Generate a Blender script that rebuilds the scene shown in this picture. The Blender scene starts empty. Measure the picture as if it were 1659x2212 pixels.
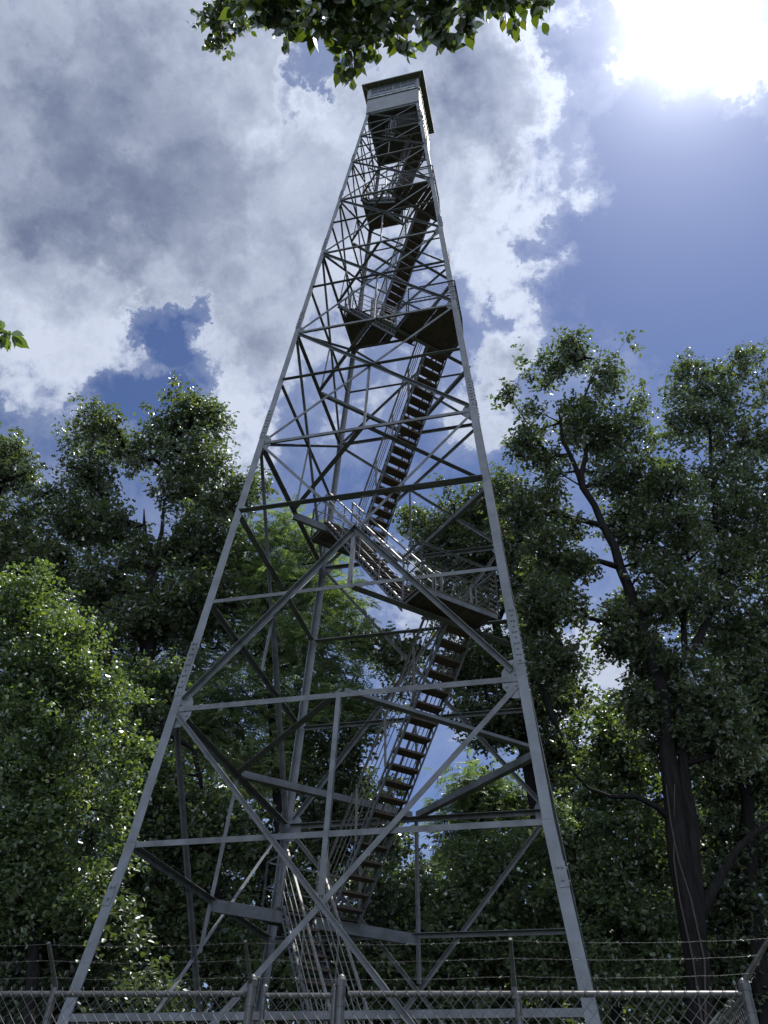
import bpy, math, random
import numpy as np
from mathutils import Vector, Matrix, noise

# ------------------------------------------------------------------ camera
random.seed(7); RNG = np.random.default_rng(11)
sc = bpy.context.scene
G = 3.9                                   # world z of the fitted frame's origin (ground lies at z = 0)
CAM = np.array([3.486, -14.127, -2.340 + G])
YAW, PITCH, ROLL, FPX = -0.25079, 0.69997, 0.02938, 1697.4
def _rot():
    cy, sy, cp, sp = math.cos(YAW), math.sin(YAW), math.cos(PITCH), math.sin(PITCH)
    f = np.array([sy*cp, cy*cp, sp]); r = np.array([cy, -sy, 0.0]); u = np.cross(r, f)
    cr, sr = math.cos(ROLL), math.sin(ROLL)
    return np.array([r*cr+u*sr, -r*sr+u*cr, f])
R3 = _rot()
def ray(px, py):
    d = R3.T @ np.array([(px-829.5)/FPX, -(py-1106)/FPX, 1.0]); return d
def at(px, py, depth):                    # point seen at photo position px,py at this distance along the view axis
    return CAM + ray(px, py)*depth
HF = np.array([math.sin(YAW), math.cos(YAW), 0.0])
def atd(px, py, dist):                    # same, but this far away over the ground
    d = ray(px, py); return CAM + d*(dist/np.dot(d, HF))
cam = bpy.data.cameras.new('camera'); camo = bpy.data.objects.new('camera', cam)
sc.collection.objects.link(camo)
camo.matrix_world = Matrix(((R3[0][0], R3[1][0], -R3[2][0], CAM[0]), (R3[0][1], R3[1][1], -R3[2][1], CAM[1]),
                            (R3[0][2], R3[1][2], -R3[2][2], CAM[2]), (0, 0, 0, 1)))
cam.sensor_fit = 'VERTICAL'; cam.sensor_height = 24.0; cam.lens = 24.0*FPX/2212; cam.clip_end = 5000; cam.clip_start = 0.05
sc.camera = camo

# ------------------------------------------------------------------ light, exposure
SUN = ray(1492, 45); SUN = SUN/np.linalg.norm(SUN)
sl = bpy.data.lights.new('sun', 'SUN'); sl.energy = 5.0; sl.angle = math.radians(0.5); sl.color = (1.0, 0.95, 0.87)
so = bpy.data.objects.new('sun', sl); sc.collection.objects.link(so)
so.rotation_euler = Vector(SUN).to_track_quat('Z', 'Y').to_euler(); so.location = (0, 0, 60)
sc.view_settings.view_transform = 'Standard'; sc.view_settings.look = 'None'
sc.view_settings.exposure = 0.8; sc.view_settings.gamma = 1.0; sc.view_settings.use_curve_mapping = False
sc.render.resolution_x = 768; sc.render.resolution_y = 1024
sc.render.engine = 'CYCLES'
sc.cycles.max_bounces = 8; sc.cycles.transparent_max_bounces = 12

# ------------------------------------------------------------------ sky
world = bpy.data.worlds.new('World'); sc.world = world; world.use_nodes = True
def build_sky():
    nt = world.node_tree; nt.nodes.clear(); N = nt.nodes.new; L = nt.links.new
    def val(x):
        return x
    def setin(sock, v):
        if hasattr(v, 'is_output'): L(v, sock)
        else: sock.default_value = v
    def math_(op, a, b=None, clamp=False):
        n = N('ShaderNodeMath'); n.operation = op; n.use_clamp = clamp; setin(n.inputs[0], a)
        if b is not None: setin(n.inputs[1], b)
        return n.outputs[0]
    def maprange(v, a, b, c=0.0, d=1.0, smooth=True):
        n = N('ShaderNodeMapRange'); n.interpolation_type = 'SMOOTHSTEP' if smooth else 'LINEAR'; n.clamp = True
        setin(n.inputs['Value'], v); n.inputs['From Min'].default_value = a; n.inputs['From Max'].default_value = b
        n.inputs['To Min'].default_value = c; n.inputs['To Max'].default_value = d
        return n.outputs['Result']
    tc = N('ShaderNodeTexCoord')
    nrm = N('ShaderNodeVectorMath'); nrm.operation = 'NORMALIZE'; L(tc.outputs['Generated'], nrm.inputs[0]); D0 = nrm.outputs[0]
    # a slow warp of the direction so that cloud banks get ragged outlines
    wn = N('ShaderNodeTexNoise'); wn.inputs['Scale'].default_value = 10.0; wn.inputs['Detail'].default_value = 9.0; wn.inputs['Roughness'].default_value = 0.66
    L(D0, wn.inputs['Vector'])
    sub = N('ShaderNodeVectorMath'); sub.operation = 'SUBTRACT'; L(wn.outputs['Color'], sub.inputs[0]); sub.inputs[1].default_value = (.5, .5, .5)
    scl = N('ShaderNodeVectorMath'); scl.operation = 'SCALE'; L(sub.outputs[0], scl.inputs[0]); scl.inputs['Scale'].default_value = 0.20
    add = N('ShaderNodeVectorMath'); add.operation = 'ADD'; L(D0, add.inputs[0]); L(scl.outputs[0], add.inputs[1])
    nr2 = N('ShaderNodeVectorMath'); nr2.operation = 'NORMALIZE'; L(add.outputs[0], nr2.inputs[0]); D = nr2.outputs[0]
    def dot(vec, c):
        n = N('ShaderNodeVectorMath'); n.operation = 'DOT_PRODUCT'; L(vec, n.inputs[0]); n.inputs[1].default_value = tuple(c); return n.outputs['Value']
    def blobs(lst):
        tot = None
        for px, py, r, a in lst:
            c = ray(px, py); c = c/np.linalg.norm(c); cr = math.cos(math.atan(r/FPX))
            m = maprange(dot(D, c), cr, 1.0, 0.0, a)
            tot = m if tot is None else math_('ADD', tot, m)
        return tot
    fb = N('ShaderNodeTexNoise'); fb.inputs['Scale'].default_value = 5.2; fb.inputs['Detail'].default_value = 10.0
    fb.inputs['Roughness'].default_value = 0.56; fb.inputs['Distortion'].default_value = 0.25; L(D0, fb.inputs['Vector'])
    fine = N('ShaderNodeTexNoise'); fine.inputs['Scale'].default_value = 16.0; fine.inputs['Detail'].default_value = 8.0
    fine.inputs['Roughness'].default_value = 0.62; L(D0, fine.inputs['Vector'])
    # unseen sky behind the camera: bright cloud added to light the steel's front faces
    rear_fill = maprange(dot(D0, (0.10, -0.90, 0.42)), 0.34, 0.97)
    cover = math_('ADD', math_('MULTIPLY', blobs(COVER), 0.85), math_('MULTIPLY', rear_fill, 0.75))
    dens = math_('ADD', cover, math_('MULTIPLY', math_('SUBTRACT', fb.outputs['Fac'], 0.5), 1.5))
    dens = math_('ADD', dens, math_('MULTIPLY', math_('SUBTRACT', fine.outputs['Fac'], 0.5), 1.25))
    vf = N('ShaderNodeTexNoise'); vf.inputs['Scale'].default_value = 42.0; vf.inputs['Detail'].default_value = 6.0; vf.inputs['Roughness'].default_value = 0.65; vf.inputs['Distortion'].default_value = 0.6; L(D0, vf.inputs['Vector'])
    dens = math_('ADD', dens, math_('MULTIPLY', math_('SUBTRACT', vf.outputs['Fac'], 0.5), 0.75))
    alpha = maprange(dens, 0.04, 0.74)
    thick = maprange(dens, 0.35, 1.5)
    wisp = maprange(dens, -0.6, 0.35, 0.03, 0.26)
    # nearness to the sun
    sd = dot(D0, SUN)
    halo = math_('POWER', math_('MAXIMUM', sd, 0.0), 60.0)
    core = math_('POWER', math_('MAXIMUM', sd, 0.0), 620.0)
    wide = math_('POWER', math_('MAXIMUM', sd, 0.0), 9.0)
    sky = N('ShaderNodeTexSky'); sky.sky_type = 'NISHITA'; sky.sun_disc = False
    sky.sun_elevation = math.asin(SUN[2]); sky.sun_rotation = math.atan2(SUN[0], SUN[1])
    sky.altitude = 300; sky.air_density = 1.0; sky.dust_density = 0.6; sky.ozone_density = 2.2
    hs = N('ShaderNodeMix'); hs.data_type = 'RGBA'; hs.blend_type = 'MULTIPLY'; hs.inputs['Factor'].default_value = 1.0
    L(sky.outputs['Color'], hs.inputs['A']); hs.inputs['B'].default_value = SKYTINT
    # cloud radiance: thin parts glow white, thick parts go grey blue, more light near the sun
    sn = N('ShaderNodeTexNoise'); sn.inputs['Scale'].default_value = 8.5; sn.inputs['Detail'].default_value = 9.0; sn.inputs['Roughness'].default_value = 0.6; sn.inputs['Distortion'].default_value = 0.5; L(D, sn.inputs['Vector'])
    shade = math_('ADD', math_('MULTIPLY', blobs(SHADE), 0.62), math_('MULTIPLY', math_('SUBTRACT', sn.outputs['Fac'], 0.5), 0.5))
    shade = math_('ADD', math_('SUBTRACT', shade, math_('MULTIPLY', rear_fill, 0.5)), 0.08)
    shade = math_('ADD', shade, math_('MULTIPLY', math_('SUBTRACT', fine.outputs['Fac'], 0.5), 0.45))
    dark = math_('ADD', math_('MULTIPLY', thick, 0.40), shade, True)
    cm = N('ShaderNodeMix'); cm.data_type = 'RGBA'; L(dark, cm.inputs['Factor'])
    cm.inputs['A'].default_value = CL_LIGHT; cm.inputs['B'].default_value = CL_DARK
    gain = math_('ADD', math_('ADD', 0.92, math_('MULTIPLY', wide, 0.16)), math_('MULTIPLY', rear_fill, 1.75))
    gain = math_('ADD', gain, math_('MULTIPLY', halo, 0.30))
    cl = N('ShaderNodeVectorMath'); cl.operation = 'SCALE'; L(cm.outputs['Result'], cl.inputs[0]); L(gain, cl.inputs['Scale'])
    aw = math_('MAXIMUM', alpha, wisp)
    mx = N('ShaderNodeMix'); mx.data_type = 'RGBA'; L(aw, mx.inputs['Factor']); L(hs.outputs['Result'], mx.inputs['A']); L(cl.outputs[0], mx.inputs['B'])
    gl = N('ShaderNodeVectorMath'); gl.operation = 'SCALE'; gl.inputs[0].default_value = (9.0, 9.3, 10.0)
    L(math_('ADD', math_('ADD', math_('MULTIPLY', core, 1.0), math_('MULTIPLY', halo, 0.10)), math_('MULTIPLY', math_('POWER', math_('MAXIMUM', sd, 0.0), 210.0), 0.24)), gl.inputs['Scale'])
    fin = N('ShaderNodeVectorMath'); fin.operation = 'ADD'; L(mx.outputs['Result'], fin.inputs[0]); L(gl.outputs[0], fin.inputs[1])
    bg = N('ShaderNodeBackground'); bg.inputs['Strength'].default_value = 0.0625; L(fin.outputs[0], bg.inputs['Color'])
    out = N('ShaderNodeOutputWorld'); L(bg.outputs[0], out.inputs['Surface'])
# where cloud banks lie (+) and where the blue shows (-)
COVER = [(150, 150, 620, .85), (430, 330, 400, .6), (80, 700, 250, .8), (620, 560, 280, .55), (900, 120, 300, .5), (1040, 300, 210, .75), (1010, 480, 170, .5), (1130, 120, 150, .5),
         (1040, 620, 110, .5), (1155, 625, 75, .75), (1190, 690, 50, .3), (1235, 425, 62, .7), (1290, 440, 40, .3), (1105, 760, 100, .85), (1060, 860, 130, .6), (1450, 20, 190, .80), (1400, 130, 70, .35), (1630, 140, 105, .85), (1450, 180, 55, .4),
         (500, 940, 130, .75), (860, 760, 170, .5), (960, 560, 160, .5), (760, 980, 90, .3), (1290, 1480, 200, .6), (950, 1400, 260, .4), (600, 1900, 300, .5), (150, 1000, 160, .3), (780, 400, 220, .45),
         (560, 740, 190, .55), (690, 560, 160, .3), (740, 250, 70, .35), (1010, 930, 120, .4), (480, 800, 60, .2), (1300, 230, 50, .25), (1500, 490, 30, .2), (1460, 480, 30, .2),
         (700, 110, 75, -.9), (665, 205, 62, -.95), (650, 290, 34, -.4), (320, 670, 70, -1.05), (400, 655, 60, -1.0), (350, 745, 60, -.9), (425, 790, 60, -.5), (235, 860, 75, -.85), (10, 880, 40, -.4), (330, 860, 70, -.9), (120, 950, 60, -.3),
         (1480, 450, 270, -.9), (1390, 330, 110, -.55), (1340, 600, 190, -.9), (1262, 80, 70, -.75), (1290, 300, 60, -.45), (1170, 510, 70, -.55), (1080, 690, 36, -.5), (1550, 90, 26, -.5), (1540, 220, 60, -.5), (1640, 330, 90, -.6),
         (980, 1040, 150, -.7), (790, 1130, 130, -.4), (1620, 720, 260, -.8), (920, 1620, 160, -.2), (1310, 900, 70, -.2)]
SHADE = [(120, 200, 520, .52), (150, 470, 260, .25), (620, 470, 160, .15), (1020, 200, 160, .55), (985, 350, 130, .35), (880, 140, 150, .3), (590, 700, 150, .38), (820, 700, 150, .2), (1110, 800, 70, .3), (560, 810, 110, .3),
         (600, 150, 110, -.30), (520, 225, 110, -.3), (350, 235, 120, -.25), (645, 415, 100, -.35), (725, 260, 70, -.45), (550, 595, 60, -.25), (220, 680, 90, -.45), (60, 660, 120, -.4), (285, 745, 70, -.4), (90, 790, 130, -.3),
         (1215, 60, 90, -.5), (1225, 200, 90, -.55), (1175, 300, 100, -.5), (1085, 420, 90, -.5), (1030, 580, 90, -.35), (1150, 625, 110, -.6), (1240, 425, 90, -.6), (1110, 735, 70, -.3), (1470, 40, 260, -.9), (1620, 130, 130, -.7), (500, 900, 130, -.5), (700, 600, 110, -.15), (430, 430, 120, .15)]
SKYTINT = (0.50, 0.595, 0.83, 1); CL_LIGHT = (6.3, 6.95, 8.4, 1); CL_DARK = (1.62, 2.02, 3.2, 1)
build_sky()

# ------------------------------------------------------------------ materials
def mat(name, col, rough=.6, metal=0.0, var=.25, scale=6.0, col2=None, bump=0.0, detail=8, spec=.5, stretch=None):
    m = bpy.data.materials.new(name); m.use_nodes = True; nt = m.node_tree; b = nt.nodes['Principled BSDF']
    tc = nt.nodes.new('ShaderNodeTexCoord'); mp = nt.nodes.new('ShaderNodeMapping'); nt.links.new(tc.outputs['Object'], mp.inputs[0])
    if stretch: mp.inputs['Scale'].default_value = stretch
    n = nt.nodes.new('ShaderNodeTexNoise'); n.inputs['Scale'].default_value = scale; n.inputs['Detail'].default_value = detail; n.inputs['Roughness'].default_value = .65
    nt.links.new(mp.outputs[0], n.inputs['Vector'])
    r = nt.nodes.new('ShaderNodeValToRGB'); nt.links.new(n.outputs['Fac'], r.inputs[0])
    c2 = col2 or tuple(c*(1-var) for c in col)
    r.color_ramp.elements[0].position = .33; r.color_ramp.elements[1].position = .66
    r.color_ramp.elements[0].color = (*c2, 1); r.color_ramp.elements[1].color = (*col, 1)
    nt.links.new(r.outputs[0], b.inputs['Base Color'])
    b.inputs['Roughness'].default_value = rough; b.inputs['Metallic'].default_value = metal; b.inputs['Specular IOR Level'].default_value = spec
    if bump:
        bp = nt.nodes.new('ShaderNodeBump'); bp.inputs['Strength'].default_value = bump; bp.inputs['Distance'].default_value = .05 if stretch else .02
        nt.links.new(n.outputs['Fac'], bp.inputs['Height']); nt.links.new(bp.outputs[0], b.inputs['Normal'])
    return m
def leafmat(name, a, b_, trans, gloss=.07):
    m = bpy.data.materials.new(name); m.use_nodes = True; nt = m.node_tree; nt.nodes.clear(); N = nt.nodes.new; L = nt.links.new
    geo = N('ShaderNodeNewGeometry'); r = N('ShaderNodeValToRGB'); L(geo.outputs['Random Per Island'], r.inputs[0])
    r.color_ramp.elements[0].color = (*a, 1); r.color_ramp.elements[1].color = (*b_, 1)
    e = r.color_ramp.elements.new(.93); e.color = (*b_, 1); r.color_ramp.elements[-1].color = (b_[0]*1.5, b_[1]*1.12, b_[2]*.8, 1)
    ts = N('ShaderNodeMix'); ts.data_type = 'RGBA'; ts.blend_type = 'MULTIPLY'; ts.inputs['Factor'].default_value = 1; L(r.outputs[0], ts.inputs['A']); ts.inputs['B'].default_value = (*trans, 1)
    d = N('ShaderNodeBsdfDiffuse'); L(r.outputs[0], d.inputs[0]); t = N('ShaderNodeBsdfTranslucent'); L(ts.outputs['Result'], t.inputs[0])
    mx = N('ShaderNodeMixShader'); mx.inputs[0].default_value = .58; L(d.outputs[0], mx.inputs[1]); L(t.outputs[0], mx.inputs[2])
    g = N('ShaderNodeBsdfGlossy'); g.inputs['Roughness'].default_value = .46; g.inputs[0].default_value = (.9, .95, 1, 1)
    fr = N('ShaderNodeFresnel'); fr.inputs[0].default_value = 1.42
    fm = N('ShaderNodeMath'); fm.operation = 'MULTIPLY_ADD'; L(fr.outputs[0], fm.inputs[0]); fm.inputs[1].default_value = .42; fm.inputs[2].default_value = gloss*.3; fm.use_clamp = True
    m2 = N('ShaderNodeMixShader'); L(fm.outputs[0], m2.inputs[0]); L(mx.outputs[0], m2.inputs[1]); L(g.outputs[0], m2.inputs[2])
    o = N('ShaderNodeOutputMaterial'); L(m2.outputs[0], o.inputs[0]); return m
M = dict(
    steel=mat('galvanised_steel', (.120, .132, .147), .6, 0, col2=(.060, .064, .068), scale=3.2, bump=.08, spec=.2),
    steel_leg=mat('leg_steel', (.145, .16, .18), .6, 0, col2=(.085, .093, .104), scale=2.2, bump=.08, spec=.25),
    rust=mat('bolt_steel', (.16, .15, .15), .6, .4, col2=(.09, .075, .065), scale=20),
    wood=mat('weathered_plank', (.075, .052, .040), .85, 0, col2=(.028, .022, .019), scale=4, bump=.4, stretch=(6, 6, 1.0)),
    deck=mat('deck_plank', (.060, .045, .037), .85, 0, col2=(.024, .019, .017), scale=5, bump=.4),
    wall=mat('cab_sheet', (.125, .138, .155), .6, 0, col2=(.085, .095, .108), scale=2.5, bump=.1),
    roof=mat('roof_sheet', (.085, .095, .06), .8, 0, col2=(.05, .053, .05), scale=4),
    frame=mat('window_frame', (.10, .11, .125), .6, .1, scale=8),
    board=mat('window_board', (.15, .165, .19), .7, 0, scale=4),
    floor=mat('cab_floor', (.05, .046, .05), .8, 0, scale=3),
    galv=mat('galvanised_pipe', (.070, .073, .077), .42, .2, col2=(.032, .03, .028), scale=14, bump=.05),
    wire=mat('galvanised_wire', (.11, .115, .12), .5, .2, scale=9),
    rail=mat('painted_rail', (.15, .155, .152), .6, 0, col2=(.09, .085, .08), scale=9),
    concrete=mat('concrete', (.35, .34, .32), .9, 0, scale=12, bump=.3),
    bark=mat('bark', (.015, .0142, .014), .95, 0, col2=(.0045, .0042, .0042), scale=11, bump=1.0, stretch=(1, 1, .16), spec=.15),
    bark2=mat('pale_bark', (.13, .115, .10), .95, 0, col2=(.06, .052, .045), scale=9, bump=.8, stretch=(1, 1, .3)),
    vine=mat('vine_bark', (.045, .036, .03), .95, 0, scale=12),
    grass=mat('ground_cover', (.035, .055, .02), .95, 0, col2=(.03, .027, .017), scale=.9, bump=.6),
    oak=leafmat('oak_leaf', (.034, .050, .024), (.062, .086, .036), (1.5, 1.6, .60)),
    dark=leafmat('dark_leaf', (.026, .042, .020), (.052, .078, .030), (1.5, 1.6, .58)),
    bright=leafmat('bright_leaf', (.038, .070, .024), (.086, .128, .040), (1.65, 1.65, .55)),
    pale=leafmat('pale_leaf', (.075, .115, .048), (.130, .175, .078), (1.45, 1.6, .70)),
    mid=leafmat('mid_leaf', (.038, .064, .026), (.076, .112, .040), (1.6, 1.65, .58)),
    near=leafmat('overhead_leaf', (.032, .054, .014), (.062, .092, .022), (1.35, 1.30, .42), .05),
)
def glass():
    m = bpy.data.materials.new('pane_glass'); m.use_nodes = True; nt = m.node_tree; nt.nodes.clear()
    t = nt.nodes.new('ShaderNodeBsdfTransparent'); t.inputs[0].default_value = (.55, .6, .68, 1); g = nt.nodes.new('ShaderNodeBsdfGlossy'); g.inputs['Roughness'].default_value = .12
    d = nt.nodes.new('ShaderNodeBsdfDiffuse'); d.inputs[0].default_value = (.25, .3, .36, 1)
    x = nt.nodes.new('ShaderNodeMixShader'); x.inputs[0].default_value = .35; nt.links.new(t.outputs[0], x.inputs[1]); nt.links.new(g.outputs[0], x.inputs[2])
    y = nt.nodes.new('ShaderNodeMixShader'); y.inputs[0].default_value = .3; nt.links.new(x.outputs[0], y.inputs[1]); nt.links.new(d.outputs[0], y.inputs[2])
    o = nt.nodes.new('ShaderNodeOutputMaterial'); nt.links.new(y.outputs[0], o.inputs[0]); return m
M['glass'] = glass()

# ------------------------------------------------------------------ mesh helpers
V = lambda *a: np.array(a, float)
def unit(v): v = np.asarray(v, float); return v/np.linalg.norm(v)
class MB:
    def __init__(s): s.v = []; s.f = []; s.mi = []; s.cur = 0
    def add(s, vs, fs):
        o = len(s.v); s.v += [tuple(map(float, p)) for p in vs]; s.f += [[o+i for i in f] for f in fs]; s.mi += [s.cur]*len(fs); return s
    def prism(s, p0, p1, prof, u, v, prof1=None):          # profile (a,b) in axes u,v swept from p0 to p1
        p0, p1 = np.asarray(p0, float), np.asarray(p1, float); n = len(prof); q = prof1 or prof
        vs = [p0+a*u+b*v for a, b in prof]+[p1+a*u+b*v for a, b in q]
        fs = [[i, (i+1) % n, n+(i+1) % n, n+i] for i in range(n)]
        if n == 6 and prof[0] == (0, 0):
            fs += [[0, 1, 2, 3][::-1], [0, 3, 4, 5][::-1], [n+0, n+1, n+2, n+3], [n+0, n+3, n+4, n+5]]
        else: fs += [list(range(n))[::-1], list(range(n, 2*n))]
        return s.add(vs, fs)
    def box(s, c, h, ax=None):
        c = np.asarray(c, float); ax = ax if ax is not None else np.eye(3)
        vs = [c+sx*h[0]*ax[0]+sy*h[1]*ax[1]+sz*h[2]*ax[2] for sz in (-1, 1) for sx, sy in ((-1, -1), (1, -1), (1, 1), (-1, 1))]
        return s.add(vs, [[3, 2, 1, 0], [4, 5, 6, 7], [0, 1, 5, 4], [1, 2, 6, 5], [2, 3, 7, 6], [3, 0, 4, 7]])
    def tube(s, p0, p1, r0, r1=None, n=8):
        r1 = r0 if r1 is None else r1; p0, p1 = np.asarray(p0, float), np.asarray(p1, float); d = unit(p1-p0)
        a = unit(np.cross(d, V(0, 0, 1) if abs(d[2]) < .9 else V(1, 0, 0))); b = np.cross(d, a)
        vs = [p+r*(math.cos(2*math.pi*k/n)*a+math.sin(2*math.pi*k/n)*b) for p, r in ((p0, r0), (p1, r1)) for k in range(n)]
        return s.add(vs, [[k, (k+1) % n, n+(k+1) % n, n+k] for k in range(n)]+[list(range(n))[::-1], list(range(n, 2*n))])
    def path(s, pts, rs, n=6):                              # one continuous tube through points
        pts = [np.asarray(p, float) for p in pts]; vs = []; fs = []; pa = None
        for i, p in enumerate(pts):
            d = unit((pts[min(i+1, len(pts)-1)]-pts[max(i-1, 0)])+1e-9)
            if pa is None: a = unit(np.cross(d, V(.31, .22, .93) if abs(d[2]) < .8 else V(1, .1, 0)))
            else: a = unit(pa-d*np.dot(pa, d))
            pa = a; b = np.cross(d, a)
            vs += [p+rs[i]*(math.cos(2*math.pi*k/n)*a+math.sin(2*math.pi*k/n)*b) for k in range(n)]
        for i in range(len(pts)-1): fs += [[i*n+k, i*n+(k+1) % n, (i+1)*n+(k+1) % n, (i+1)*n+k] for k in range(n)]
        fs += [list(range(n))[::-1], [(len(pts)-1)*n+k for k in range(n)]]
        return s.add(vs, fs)
    def angle(s, p0, p1, size, u, v, t=.01, k=1.0):                # rolled L section, heel on the line p0 p1
        p0, p1 = np.asarray(p0, float), np.asarray(p1, float); d = unit(p1-p0)
        u = unit(u-d*np.dot(u, d)); v = unit(v-d*np.dot(v, d)-u*np.dot(v, u))
        z = size; return s.prism(p0, p1, [(0, 0), (z, 0), (z, t), (t, t), (t, z*k), (0, z*k)], u, v)
    def build(s, name, m, parent=None, smooth=False, origin=None):
        me = bpy.data.meshes.new(name); me.from_pydata(s.v, [], s.f)
        for k in (m if isinstance(m, list) else [m]): me.materials.append(k)
        if isinstance(m, list): me.polygons.foreach_set('material_index', s.mi)
        if smooth: me.polygons.foreach_set('use_smooth', [True]*len(me.polygons))
        me.update(); o = bpy.data.objects.new(name, me); sc.collection.objects.link(o)
        if parent is not None:
            o.parent = parent; o.matrix_parent_inverse = Matrix.Identity(4)
            w = parent_loc(parent); o.location = (-w[0], -w[1], -w[2])
            if parent.parent: o.location = (0, 0, 0)
        return o
def parent_loc(p):
    return p.location if p.parent is None else Vector((0, 0, 0))
def tag(o, label=None, cat=None, group=None, kind=None):
    if label: o['label'] = label
    if cat: o['category'] = cat
    if group: o['group'] = group
    if kind: o['kind'] = kind
    return o
def empty(name, loc, label=None, cat=None, group=None):
    o = bpy.data.objects.new(name, None); sc.collection.objects.link(o); o.location = loc; o.empty_display_size = .3
    return tag(o, label, cat, group)

# ------------------------------------------------------------------ ground
g = MB(); S = 1500; n = 40
xs = np.sign(np.linspace(-1, 1, n))*np.abs(np.linspace(-1, 1, n))**3*S
hgt = lambda x, y: (math.sin(x*.21)*math.cos(y*.17)*.12 if max(abs(x), abs(y)) > 12 else 0)
vs = [(x, y, hgt(x, y)) for y in xs for x in xs]
g.add(vs, [[j*n+i, j*n+i+1, (j+1)*n+i+1, (j+1)*n+i] for j in range(n-1) for i in range(n-1)])
tag(g.build('ground', M['grass'], smooth=True), kind='structure')

# ------------------------------------------------------------------ lookout tower
ZL = dict(r0=2.97, r1=5.28, L1=7.53, r2a=9.78, r2b=12.03, L2=14.26, r3=16.52, L3=18.67, r4=20.83, L4=22.89, r5=24.69, L5=26.40, r6=28.04, L6=29.42, r7=30.60, L7=31.73, r8=32.85, L8=33.90)
XB = 0.45                                  # height of the lowest diagonals' feet
def W(z):
    if z < ZL['r1']: return W(ZL['r1'])+(ZL['r1']-z)*0.112
    return 3.261+(1.067-3.261)*(z-G)/30.0
tower = empty('lookout_tower', (0, 0, 0), 'tall grey steel lookout tower with zigzag wooden stairs and a small cab on top', 'tower')
SGN = [(-1, -1), (1, -1), (1, 1), (-1, 1)]
def corner(k, z, ins=0.0): w = W(z)-ins; return V(SGN[k % 4][0]*w, SGN[k % 4][1]*w, z)
def legsize(z): return .165-.065*(z/34)
# legs: L sections with the heel on the corner line, splices with bolts
for k, (sx, sy) in enumerate(SGN):
    b = MB(); zs = [0.45, ZL['r1'], ZL['L2'], ZL['L4'], ZL['L8']]
    for z0, z1 in zip(zs[:-1], zs[1:]):
        b.angle(corner(k, z0), corner(k, z1), legsize(z0), V(-sx, 0, 0), V(0, -sy, 0), .016)
    leg = b.build('leg', M['steel_leg'], tower)
    for zc, hh in ((8.3, .55), (4.55, .16), (14.9, .5), (19.25, .4), (23.4, .35), (26.8, .3), (29.8, .28)):
        sp = MB(); s_ = legsize(zc)*.82; a, c = corner(k, zc-hh), corner(k, zc+hh); off = V(sx*.009, sy*.009, 0)
        sp.angle(a+off, c+off, s_, V(-sx, 0, 0), V(0, -sy, 0), .008)
        nb = int(hh*2/.11)
        for q in range(nb):
            p = a+(c-a)*((q+.5)/nb)
            for r_ in ((.3, .7) if q % 2 else (.5,)):
                sp.box(p+V(-sx*s_*r_, sy*.018, 0), (.013, .012, .013)); sp.box(p+V(sx*.018, -sy*s_*r_, 0), (.012, .013, .013))
        sp.build('splice_plate', M['steel_leg'], leg)
    ft = MB(); c = corner(k, .4); ft.box((c[0], c[1], .2), (.35, .35, .24)); ft.build('footing', M['concrete'], tower)
    ft = MB(); ft.box((c[0]-sx*.03, c[1]-sy*.03, .46), (.2, .2, .018)); ft.build('base_plate', M['steel_leg'], leg)
FN = [V(0, -1, 0), V(1, 0, 0), V(0, 1, 0), V(-1, 0, 0)]      # outward normals; face k joins corner k to corner k+1
def facept(k, t, z, off=0.0):                                # t in 0..1 along face k
    return corner(k, z)*(1-t)+corner(k+1, z)*t - FN[k]*off
def strut(k, z, size, name='horizontal_strut', up=1, off=.006, ins=None, out=False):
    ins = legsize(z)*.95 if ins is None else ins; L_ = 2*W(z); t = ins/L_
    b = MB(); b.angle(facept(k, t, z, off), facept(k, 1-t, z, off), size, V(0, 0, up), FN[k] if out and k == 0 else -FN[k], .010, 1.35)
    return b.build(name, M['steel'], tower)
for nm, z in ZL.items():
    main = nm[0] == 'L'; size = .110-.0024*z*1.0 if main else .094-.0019*z
    if nm == 'r2b': size = .10
    for k in range(4):
        if nm == 'L8': continue
        strut(k, z, size, up=-1 if nm in ('L1', 'r1', 'r2a') or (main and z < 24) else 1, out=nm in ('r2b', 'r3', 'r4', 'r5', 'r6', 'r7'))
def xline(k, z0, z1, ta, tb):                                # crossing height of the X between z0 (below) and z1
    w0, w1 = W(z0), W(z1); return z0+(z1-z0)*w0/(w0+w1)
PAN = [(XB, ZL['L1']), (ZL['L1'], ZL['L2']), (ZL['L2'], ZL['L3']), (ZL['L3'], ZL['L4']), (ZL['L4'], ZL['L5']), (ZL['L5'], ZL['L6']), (ZL['L6'], ZL['L7']), (ZL['L7'], ZL['L8'])]
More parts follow.
